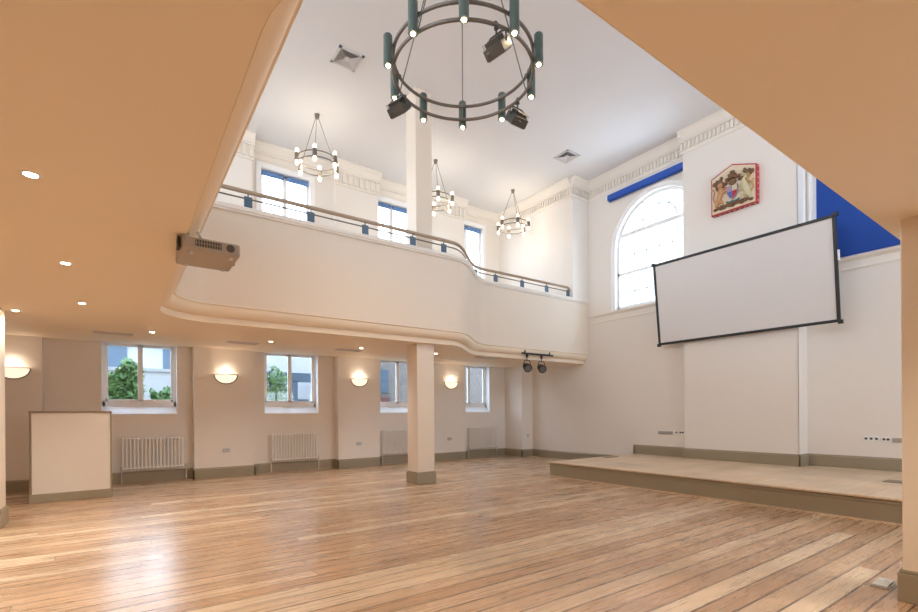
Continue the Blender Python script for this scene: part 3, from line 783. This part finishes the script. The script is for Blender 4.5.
# ------------------------------------------------------------------ small chandeliers over the balcony
SC = [(3.76, 10.89, 'small ring chandelier with frosted lamps hanging left of the column over the balcony'), (7.10, 11.0, 'small ring chandelier with frosted lamps partly hidden behind the column'), (10.03, 11.1, 'small ring chandelier with frosted lamps hanging by the furthest corner over the balcony')]
cx, cy, lb = SC[0]; zu, zl, rr = 7.40, 7.265, .45
sm = thing('ring_chandelier', (cx, cy, zu), lb, 'chandelier', 'small ring chandeliers over the balcony')
for z in (zu, zl):
    b = MB(); b.tube([(cx+rr*math.cos(2*PI*i/48), cy+rr*math.sin(2*PI*i/48), z) for i in range(48)], .013, 8, closed=True); b.build('ring', M['iron'], sm, smooth=60)
for i in range(6):
    a = near+math.radians(10)+PI/3*i; x, y = cx+(rr+.03)*math.cos(a), cy+(rr+.03)*math.sin(a); zm = (zu+zl)/2
    b = MB(); b.lathe([(0,-.085),(.045,-.085),(.05,-.075),(.05,.075),(.045,.085),(0,.085)], (x, y, zm), 16); h = b.build('lamp_holder', M['iron'], sm, smooth=40)
    for s in (1, -1):
        b = MB(); b.lathe([(.036,s*.085),(.042,s*.10),(.042,s*.16),(.03,s*.185),(0,s*.19)], (x, y, zm), 14); b.build('frosted_lamp', M['frost'], h, smooth=60)
    if i % 2 == 0:
        b = MB(); b.cyl((cx+rr*math.cos(a), cy+rr*math.sin(a), zu), (cx+.02*math.cos(a), cy+.02*math.sin(a), CEIL-.03), .007, 6); b.build('hanging_rod', M['iron'], sm)
b = MB(); b.lathe([(0,-.10),(.045,-.09),(.055,-.02),(.06,0)], (cx, cy, CEIL), 16); b.build('canopy', M['iron'], sm, smooth=50)
for cx, cy, lb in SC[1:]:
    k = copy_tree(sm); k.location = (cx, cy, zu); k['label'] = lb

# ------------------------------------------------------------------ projection screen, leaning slightly forward
scr = thing('projection_screen', (11.3, 5.13, 3.22), 'wide black framed projection screen hanging on the chimney breast above the stage', 'screen')
xt, xbm = 11.17, 11.41; y0, y1 = 3.215, 7.045; z0, z1 = 3.225, 5.27
du = Vector((xt-xbm, 0, z1-z0)).normalized(); dn = Vector((-du.z, 0, du.x))    # dn faces the hall
c = Vector(((xt+xbm)/2, (y0+y1)/2, (z0+z1)/2)); hh = (Vector((xt,0,z1))-Vector((xbm,0,z0))).length/2; hw = (y1-y0)/2
b = MB(); b.obox(c, (0,1,0), du, dn, hw-.03, hh-.03, .008); b.build('fabric', M['screen'], scr)
b = MB()
for s in (1, -1):
    b.obox(c+du*(s*(hh-.03)), (0,1,0), du, dn, hw, .03, .022); b.obox(c+Vector((0, s*(hw-.03), 0)), (0,1,0), du, dn, .03, hh, .022)
b.build('frame', M['black'], scr, bevel=.004)
for sy in (1, -1):
    for su in (1, -1):
        q = c+Vector((0, sy*(hw-.005), 0))+du*(su*(hh-.005)); b = MB(); b.obox(q, (0,1,0), du, dn, .04, .04, .03); b.build('corner_bracket', M['black'], scr, bevel=.006)
for sy in (.7, -.7):
    b = MB(); q = c+Vector((0, sy, 0))+du*(hh-.05); b.tube([q-dn*.02, (XC, q.y, q.z+.02)], .012, 8); b.box(XC-.008, XC, q.y-.05, q.y+.05, q.z-.05, q.z+.08); b.build('wall_arm', M['black'], scr)
b = MB(); q = c+Vector((0, -hw-.015, 0))+du*(.25); b.obox(q, (0,1,0), du, dn, .015, .10, .02); b.build('control_box', M['white'], scr, bevel=.004)

# ------------------------------------------------------------------ blinds
r = thing('roller_blind', (11.6, 7.6, 7.74), 'royal blue rolled-up blind box on the wall above the arched window', 'blind', 'royal blue window blinds')
b = MB(); b.box(XS-.15, XS-.03, 6.43, 8.74, 7.64, 7.80); b.build('head_box', M['bluebar'], r, bevel=.02)
b = MB(); b.box(XS-.12, XS, 8.74, 8.80, 7.69, 7.79); b.build('end_bracket', M['white'], r, bevel=.005)
b = MB(); b.cyl((XS-.075, 6.45, 7.64), (XS-.075, 8.72, 7.64), .03, 14); b.build('rolled_fabric', M['blue'], r, smooth=50)
r = thing('roller_blind', (11.85, 2.6, 7.74), 'royal blue blind pulled right down behind the right end of the projection screen', 'blind', 'royal blue window blinds')
b = MB(); b.box(XRR-.15, XRR-.06, 1.3, 3.76, 7.64, 7.80); b.build('head_box', M['bluebar'], r, bevel=.02)
b = MB()
n = 40; vs = []; fs = []
for i in range(n+1):
    y = 1.32+(3.745-1.32)*i/n; x = XRR-.09-.004*math.sin(i*.9)
    vs += [(x, y, AB+.152), (x, y, 7.68), (x+.004, y, AB+.152), (x+.004, y, 7.68)]
for i in range(n):
    a = i*4; fs += [(a, a+4, a+5, a+1), (a+2, a+3, a+7, a+6), (a, a+2, a+6, a+4), (a+1, a+5, a+7, a+3)]
b.add(vs, fs); b.build('fabric', M['blue'], r, smooth=60)
b = MB(); b.cyl((XRR-.088, 1.32, AB+.175), (XRR-.088, 3.745, AB+.175), .012, 8); b.build('bottom_bar', M['blue'], r)
UL = [None, 'blue-grey blind cassette at the head of the upper window left of the small chandelier', 'blue-grey blind cassette at the head of the upper window just left of the column', 'blue-grey blind cassette at the head of the furthest upper window']
for (a, c2), lb in zip(UPWIN, UL):
    if lb is None: continue
    m_ = (a+c2)/2
    r = thing('window_blind', (m_, 12.98, 7.78), lb, 'blind', 'blind cassettes at the upper windows')
    for q0, q1 in ((a+.03, m_-.04), (m_+.04, c2-.03)):
        b = MB(); b.box(q0, q1, 12.95, 13.01, 7.73, 7.85); b.build('cassette', M['cassette'], r, bevel=.01)

# ------------------------------------------------------------------ projector on the balcony front
r = thing('projector', (.62, 4.76, 2.88), 'pale grey projector bracketed to the balcony front at the left', 'projector')
X0, X1, Y0, Y1, Z0, Z1 = .416, .865, 4.50, 5.03, 2.88, 2.992
b = MB(); b.box(X0, X1, Y0, Y1, Z0, Z1); body = b.build('body', M['proj'], r, bevel=.018)
b = MB(); b.box(X0+.10, X0+.30, Y0-.003, Y0+.004, Z0+.035, Z0+.09); v = b.build('vent_panel', M['vent'], r)
b = MB()
for i in range(10): b.box(X0+.105+i*.020, X0+.110+i*.020, Y0-.006, Y0, Z0+.035, Z0+.09)
b.box(X0+.10, X0+.30, Y0-.006, Y0, Z0+.060, Z0+.064); b.build('vent_slats', M['proj'], r)
b = MB(); b.lathe([(.03,-.006),(.034,0)], (X0+.37, Y0, Z0+.062), 18, axis='y'); b.build('socket', M['vent'], r, smooth=40)
b = MB(); b.lathe([(0,.02),(.034,.02),(.038,.03),(.046,.026),(.05,0)], (X1-.02, Y1-.2, Z0+.056), 24, axis='x'); b.build('lens', M['black'], r, smooth=40)
for fx, fy in ((X0+.07, Y0+.07), (X1-.07, Y0+.07), (X0+.07, Y1-.07), (X1-.07, Y1-.07)):
    b = MB(); b.lathe([(.018,-.018),(.02,0)], (fx, fy, Z0+.001), 12); b.build('foot', M['ventw'], r)
b = MB(); b.box(.50, .62, 4.84, 4.96, 3.262, 3.279); b.tube([(.55, 4.90, 3.27), (.56, 4.88, 3.20), (.60, 4.80, 3.08), (.60, 4.78, 2.99)], .016, 10); b.box(.50, .72, 4.66, 4.88, 2.988, 3.002); b.build('bracket', M['ventw'], r)
b = MB(); b.ball((.55, 4.90, 3.235), .028); b.tube([(.55, 4.88, 3.22), (.50, 4.8, 3.12), (.44, 4.7, 3.02), (.40, 4.6, 3.0), (.395, 4.55, 2.95)], .010, 8); b.build('cable', M['black'], r, smooth=60)
b = MB(); b.box(.392, .412, 4.53, 4.66, 2.90, 2.975); b.build('cable_socket', M['black'], r)

# ------------------------------------------------------------------ lighting bar under the balcony
bar = thing('lighting_bar', (9.56, 9.60, 3.14), 'short black lighting bar fixed under the balcony front near the stage', 'lighting bar')
b = MB(); b.cyl((8.96, 9.60, 3.14), (10.16, 9.60, 3.14), .026, 14); b.build('tube', M['black'], bar, smooth=50)
for x in (9.06, 10.02):
    b = MB(); b.box(x-.02, x+.02, 9.58, 9.62, 3.14, 3.285); b.box(x-.04, x+.04, 9.56, 9.64, 3.270, 3.285); b.build('hanger', M['black'], bar)
def parcan(x, label):
    r = thing('stage_spotlight', (x, 9.60, 3.11), label, 'spotlight', 'black stage spotlights on the bar')
    b = MB(); b.box(x-.025, x+.025, 9.575, 9.625, 3.03, 3.12); b.cyl((x, 9.6, 3.04), (x, 9.6, 2.95), .012, 8); b.build('clamp', M['black'], r)
    b = MB(); b.tube([(x-.125, 9.60, 2.74), (x-.125, 9.60, 2.86), (x-.09, 9.60, 2.95), (x+.09, 9.60, 2.95), (x+.125, 9.60, 2.86), (x+.125, 9.60, 2.74)], .011, 8); b.build('yoke', M['black'], r, smooth=50)
    d = Vector((-.35, -.85, -.4)).normalized()
    c = Vector((x, 9.60, 2.76)); b = MB()
    b.tube([c-d*.16, c-d*.13, c-d*.02, c+d*.05, c+d*.10], [.05, .085, .105, .115, .115], 20); h = b.build('can', M['black'], r, smooth=40)
    b = MB(); b.tube([c+d*.095, c+d*.104], .09, 20); b.build('lens', M['lens'], h, smooth=40)
    b = MB(); b.tube([c-d*.15, c-d*.18-Vector((0,0,.06)), c-d*.12-Vector((.02,0,.16))], .007, 6); b.build('cable', M['black'], r)
parcan(9.15, 'left black spotlight hanging from the lighting bar under the balcony')
parcan(9.71, 'right black spotlight hanging from the lighting bar under the balcony')

# ------------------------------------------------------------------ carved coat of arms on the chimney breast
r = thing('coat_of_arms', (11.42, 5.17, 6.1), 'carved and painted coat of arms panel with red studded edge on the chimney breast', 'coat of arms')
E0 = [(5.66, 6.09), (4.68, 6.09), (4.68, 6.93), (5.19, 7.13), (5.66, 6.95)]
xa, xe = XC-.13, XC-.002
cyy, czz = 5.17, 6.56
b = MB(); b.prism_x(E0, xa, xe); b.build('red_edge', M['red'], r)
inn = [(cyy+(y-cyy)*.95, czz+(z-czz)*.95) for y, z in E0]
b = MB(); b.prism_x(inn, xa-.006, xa); b.build('board', M['creamp'], r)
b = MB()
for i in range(7): b.ball((XC-.06, 4.68, 6.14+i*.125), .018, .012, .018, 8, 6)
for i in range(9): b.ball((XC-.06, 4.74+i*.108, 6.09), .018, .018, .012, 8, 6)
b.build('gilt_studs', M['creamp'], r)
xr_ = xa-.02
K = lambda u, w, d=.0: (xr_-d, cyy-u*.46, czz+.01+w*.46)     # u to the right, w up, both -1..1
b = MB()   # lion, standing at the left
b.tube([K(-.80,-.62), K(-.68,-.35), K(-.58,-.05), K(-.56,.18)], [.045,.062,.066,.055], 10); b.ball(K(-.58,.32,.01), .06, .062, .065)
b.tube([K(-.56,.12), K(-.40,.10), K(-.30,.18)], [.03,.024,.02], 8); b.tube([K(-.55,-.02), K(-.40,-.10), K(-.30,-.02)], [.03,.024,.02], 8)
b.tube([K(-.72,-.45), K(-.52,-.50), K(-.46,-.74)], [.045,.032,.02], 8); b.tube([K(-.80,-.60), K(-.80,-.74), K(-.70,-.80)], [.035,.024,.018], 8)
b.tube([K(-.82,-.55), K(-.95,-.20), K(-.88,.12), K(-.97,.26)], [.014,.013,.013,.024], 8); b.build('lion', M['tan'], r, smooth=60)
b = MB()
for t in range(11): b.ball(K(-.60+.17*math.cos(t*.57), .30+.17*math.sin(t*.57)), .04, .034, .034, 8, 6)
b.tube([K(-.72,.48), K(-.62,.56), K(-.50,.50)], .02, 8); b.build('lion_mane', M['goldd'], r, smooth=60)
b = MB()   # unicorn, standing at the right
b.tube([K(.74,-.60), K(.66,-.35), K(.56,-.05), K(.52,.22), K(.62,.38)], [.05,.068,.066,.05,.036], 10); b.tube([K(.62,.40), K(.50,.46), K(.38,.38)], [.044,.036,.022], 8)
b.tube([K(.54,.02), K(.38,.05), K(.30,-.06)], [.03,.022,.018], 8); b.tube([K(.54,-.10), K(.38,-.16), K(.30,-.28)], [.03,.022,.018], 8)
b.tube([K(.68,-.45), K(.48,-.52), K(.44,-.74)], [.045,.03,.018], 8); b.tube([K(.76,-.58), K(.80,-.74), K(.70,-.80)], [.04,.024,.018], 8)
b.tube([K(.50,.48), K(.36,.72)], [.014,.004], 8); b.build('unicorn', M['uni'], r, smooth=60)
b = MB(); b.tube([K(.78,-.5), K(.94,-.3), K(.90,.0), K(.97,.12)], [.015,.02,.026,.016], 8)
for t in range(6): b.ball(K(.72+.05*math.sin(t*2), .42-.10*t), .03, .028, .03, 8, 6)
b.build('unicorn_mane', M['gold'], r, smooth=60)
sh = [(-.26,.16),(.26,.16),(.26,-.22),(.14,-.46),(0,-.56),(-.14,-.46),(-.26,-.22)]
b = MB(); b.prism_x([(cyy-u*.43, czz+w*.43) for u, w in sh], xr_-.035, xr_); s_ = b.build('shield', M['hviolet'], r, bevel=.006)
for poly, mt in (([(-.24,.14),(-.01,.14),(-.01,-.14),(-.24,-.14)], 'hviolet'), ([(.01,.14),(.24,.14),(.24,-.14),(.01,-.14)], 'uni'), ([(.01,-.16),(.24,-.16),(.24,-.22),(.13,-.43),(.01,-.52)], 'red'), ([(-.24,-.16),(-.01,-.16),(-.01,-.52),(-.13,-.43),(-.24,-.22)], 'hblue')):
    b = MB(); b.prism_x([(cyy-u*.43, czz+w*.43) for u, w in poly], xr_-.042, xr_-.03); b.build('quarter', M[mt], s_)
b = MB(); b.ball(K(0,.32,.015), .06, .085, .07); b.ball(K(0,.24,.03), .05, .06, .05); b.build('helm', M['goldd'], r, smooth=60)
b = MB(); b.lathe([(.09,0),(.10,.05),(.07,.10),(.0,.12)], K(0,.46,.0), 14)
for t in (-1, 0, 1): b.ball(K(t*.14,.66,.02), .024)
b.tube([K(-.20,.74), K(-.16,.62), K(0,.60), K(.18,.66)], .022, 8); b.ball(K(0,.78,.02), .045, .06, .04); b.build('crown_crest', M['goldd'], r, smooth=60)
b = MB()
for s in (1, -1):
    b.tube([K(s*.2,.5), K(0,.44,.01), K(-s*.2,.5)], .02, 8)
    for t in range(7): b.ball(K(s*(.22+.06*t), .50-.05*t+.07*math.sin(t*2.1)), .035, .045, .04, 8, 6)
    for t in range(6): b.ball(K(s*(.55+.07*t), .62-.03*t+.05*math.cos(t*2.3)), .03, .04, .05, 8, 6)
b.build('mantling', M['goldd'], r, smooth=60)
b = MB()
for t in range(13): b.ball(K(-.84+.14*t, -.80+.04*math.sin(t*1.9)), .03, .05, .035, 8, 6)
b.tube([K(-.6,-.70), K(-.3,-.76), K(0,-.70), K(.3,-.76), K(.6,-.70)], .025, 8); b.build('compartment', M['goldd'], r, smooth=60)
b = MB(); b.tube([K(-.30,-.60), K(-.15,-.66), K(0,-.62), K(.15,-.66), K(.30,-.60)], .022, 8); b.build('motto_ribbon', M['hteal'], r, smooth=60)

# ------------------------------------------------------------------ outside the lower windows
b = MB(); b.box(-30, 45, YO+.05, 60, .3, .5); struct(b.build('ground_outside', M['soil']))
def leafy(name, x0, x1, y0, y1, z0, z1, n, label, cat):
    b = MB(); rnd = random.Random(hash((x0, y1)) % 999)
    for i in range(n):
        x = rnd.uniform(x0, x1); y = rnd.uniform(y0, y1); t = (x-x0)/(x1-x0)
        top = z1*(.93+.06*math.sin(x*5.1)+.03*math.sin(x*13)); z = rnd.uniform(z0, top)
        d = Vector((rnd.gauss(0,1), rnd.gauss(0,1), rnd.gauss(0,1))).normalized(); e = d.orthogonal().normalized(); s = rnd.uniform(.06, .13)
        f = d.cross(e)
        b.add([Vector((x,y,z))+d*s, Vector((x,y,z))+e*s*.5+f*.01, Vector((x,y,z))-d*s, Vector((x,y,z))-e*s*.5+f*.01], [(0,1,2,3)])
    b.tube([((x0+x1)/2, (y0+y1)/2, .5), ((x0+x1)/2, (y0+y1)/2, z1*.8)], .05, 8)
    o = b.build(name, M['leaf']); return tag(o, label, cat)
leafy('hedge', -1.2, .50, 15.6, 16.3, .5, 3.05, 7000, 'tall green hedge outside the left half of the first lower window', 'hedge')
leafy('bush', .72, 1.75, 15.8, 16.6, .5, 2.5, 2600, 'low green bush outside the right half of the first lower window', 'bush')
leafy('climbing_shrub', 3.55, 4.45, 15.4, 15.9, .5, 3.0, 1100, 'leafy green shrub outside the left edge of the second lower window', 'shrub')
gw = thing('garden_wall', (0, 18, .5), 'pale garden wall behind the hedge outside the first lower window', 'wall')
b = MB(); b.box(-6, 3.2, 18, 18.3, .5, 2.9); b.build('wall_face', M['render'], gw)
b = MB(); b.box(-6, 3.2, 17.95, 18.35, 2.9, 3.0); b.build('coping', M['pale'], gw)
hs = thing('house', (5, 19, .5), 'pale house with blue-grey porch posts outside the second lower window', 'house')
b = MB(); b.box(3.6, 8.0, 19, 24, .5, 5.2); b.build('wall_face', M['render'], hs)
b = MB(); b.box(4.3, 7.6, 17.9, 18.1, 2.72, 3.05); b.box(4.4, 4.62, 17.9, 18.1, .5, 2.75); b.box(5.15, 5.38, 17.9, 18.1, .5, 2.75); b.box(6.2, 6.42, 17.9, 18.1, .5, 2.75); b.build('porch', M['bluewood'], hs)
b = MB(); b.box(5.45, 6.1, 18.93, 19, 1.2, 2.1); b.build('window', M['bluewood'], hs)
b = MB(); b.box(3.4, 8.2, 18.8, 24.2, 5.2, 5.4); b.build('roof', M['tile'], hs)
hb = thing('brick_building', (12, 18.5, .5), 'grey-brown brick building outside the furthest lower windows', 'building')
b = MB(); b.box(8.4, 20, 18.5, 24, .5, 5.4); b.build('wall_face', M['brick'], hb)
b = MB(); b.box(8.9, 9.45, 18.42, 18.5, .5, 2.2); b.build('door', M['rbrick'], hb)
b = MB(); b.box(9.0, 9.4, 18.42, 18.5, 2.4, 3.4); b.build('window', M['bluewood'], hb)
b = MB(); b.box(8.2, 20.2, 18.3, 24.2, 5.4, 5.6); b.build('roof', M['tile'], hb)
tb = thing('terrace_building', (4, 32, .5), 'long pale building far beyond the garden wall outside the lower windows', 'building')
b = MB(); b.box(-20, 24, 32, 38, .3, 5.5); b.build('wall_face', M['pale'], tb)
b = MB(); b.box(-20.2, 24.2, 31.7, 38.2, 5.5, 5.7); b.build('roof', M['tile'], tb)
for x in range(-7, 22, 3):
    for z in (1.2, 3.6):
        b = MB(); b.box(x, x+1.3, 31.92, 32.05, z, z+1.7); b.build('window', M['bluewood'], tb)
        b = MB(); b.box(x-.12, x+1.42, 31.85, 32.0, z-.15, z); b.build('window_ledge', M['pale'], tb)
pb = thing('office_building', (21, 6, 0), 'pale stone building outside the arched stage window', 'building')
b = MB(); b.box(21, 26, -6, 22, 0, 16); b.build('wall_face', M['pale'], pb)
for y in range(0, 20, 3):
    for z in (5.2, 8.6, 12):
        b = MB(); b.box(20.93, 21.05, y, y+1.2, z, z+1.9); b.build('window', M['steel'], pb)

# ------------------------------------------------------------------ daylight, lamps and added fill spots
w = bpy.data.worlds.new('sky'); scene.world = w; w.use_nodes = True
bg = w.node_tree.nodes['Background']
tcw = N(w.node_tree, 'ShaderNodeTexCoord'); spw = N(w.node_tree, 'ShaderNodeSeparateXYZ'); w.node_tree.links.new(tcw.outputs['Generated'], spw.inputs[0])
rp = N(w.node_tree, 'ShaderNodeValToRGB'); w.node_tree.links.new(spw.outputs[2], rp.inputs['Fac'])
rp.color_ramp.elements[0].color = (.76, .88, 1, 1); rp.color_ramp.elements[1].color = (.58, .76, 1, 1)
w.node_tree.links.new(rp.outputs['Color'], bg.inputs['Color'])
WORLD = 4.2
bg.inputs['Strength'].default_value = WORLD
def portal(x, y, z, rx, rz, sx, sy):
    l = bpy.data.lights.new('daylight_portal', 'AREA'); l.shape = 'RECTANGLE'; l.size = sx; l.size_y = sy; l.cycles.is_portal = True
    o = bpy.data.objects.new('daylight_portal', l); col.objects.link(o); o.location = (x, y, z); o.rotation_euler = (rx, 0, rz)
for a, c in LOWWIN: portal((a+c)/2, YO+.02, (LZ0+LZ1)/2, -PI/2, 0, c-a, LZ1-LZ0)
for a, c in UPWIN: portal((a+c)/2, YO+.02, (UZ0+UZ1)/2, -PI/2, 0, c-a, UZ1-UZ0)
for a, c in NW:
    portal((a+c)/2, YN-.37, 6.25, PI/2, 0, c-a, 3.3); portal((a+c)/2, YN-.37, 2.05, PI/2, 0, c-a, 1.7)
for a, c in RW: portal(XB-.32, (a+c)/2, 6.25, -PI/2, PI/2, c-a, 3.3)
portal(XS+.47, AY, (AB+AZ+AR)/2, PI/2, PI/2, 2*AR, AZ+AR-AB)
def lamp(kind, loc, e, c, r=.05, name='lamp_and_fill', rot=None, spot=None):
    l = bpy.data.lights.new(name, kind); l.energy = e; l.color = c
    l.shadow_soft_size = r
    if spot: l.spot_size = math.radians(spot); l.spot_blend = .8
    o = bpy.data.objects.new(name, l); col.objects.link(o); o.location = loc
    if rot: o.rotation_euler = rot
WARM = (1, .86, .68)
for i in range(10):
    a = near+2*PI*i/10; p = cpos(a, RR+.075)
    lamp('SPOT', (p.x, p.y, (ZU+ZL)/2-.20), 13, (1, .73, .45), .03, spot=155)
for cx, cy, _ in SC:
    for i in range(3):
        a = near+math.radians(10)+2*PI/3*i
        lamp('POINT', (cx+.3*math.cos(a), cy+.3*math.sin(a), 7.34), 4.2, WARM, .08)
for a, z in SCX: lamp('POINT', (a, YP-.09, z+.06), 1.3, WARM, .05)
for x, y in [(q[0], q[1]) for q in DL]+[(3.3, .1), (1.0, -.2), (5.9, -.6), (-2.6, 2.0), (-2.6, 5.0), (-2.6, 8.0)]:  # literal positions: unseen spots without fittings, added to brighten soffit, floor and column
    lamp('SPOT', (x, y, SOF-.02), 60 if y < 8.5 else 28, (1, .94, .83), .03, spot=130)

# ------------------------------------------------------------------ camera
cam = bpy.data.cameras.new('camera'); co = bpy.data.objects.new('camera', cam); col.objects.link(co)
F_, CY_, YAW, ROLL = 475.5, 413.4, math.radians(35.44), math.radians(.41)
cam.sensor_fit = 'HORIZONTAL'; cam.sensor_width = 36; cam.lens = F_/918*36
cam.shift_x = 0; cam.shift_y = (CY_-306)/918; cam.clip_start = .02; cam.clip_end = 200
from mathutils import Matrix
co.matrix_world = Matrix.Translation((0,0,1.5)) @ Matrix.Rotation(-YAW, 4, 'Z') @ Matrix.Rotation(PI/2, 4, 'X') @ Matrix.Rotation(-ROLL, 4, 'Z')
scene.camera = co
vs_ = scene.view_settings; vs_.view_transform = 'Standard'; vs_.look = 'None'; vs_.gamma = 1; vs_.use_curve_mapping = False; vs_.exposure = 1.26
scene.cycles.use_denoising = True
scene.cycles.max_bounces = 10; scene.cycles.diffuse_bounces = 7; scene.cycles.glossy_bounces = 4; scene.cycles.transparent_max_bounces = 8
scene.cycles.sample_clamp_indirect = 6; scene.cycles.caustics_reflective = False; scene.cycles.caustics_refractive = False
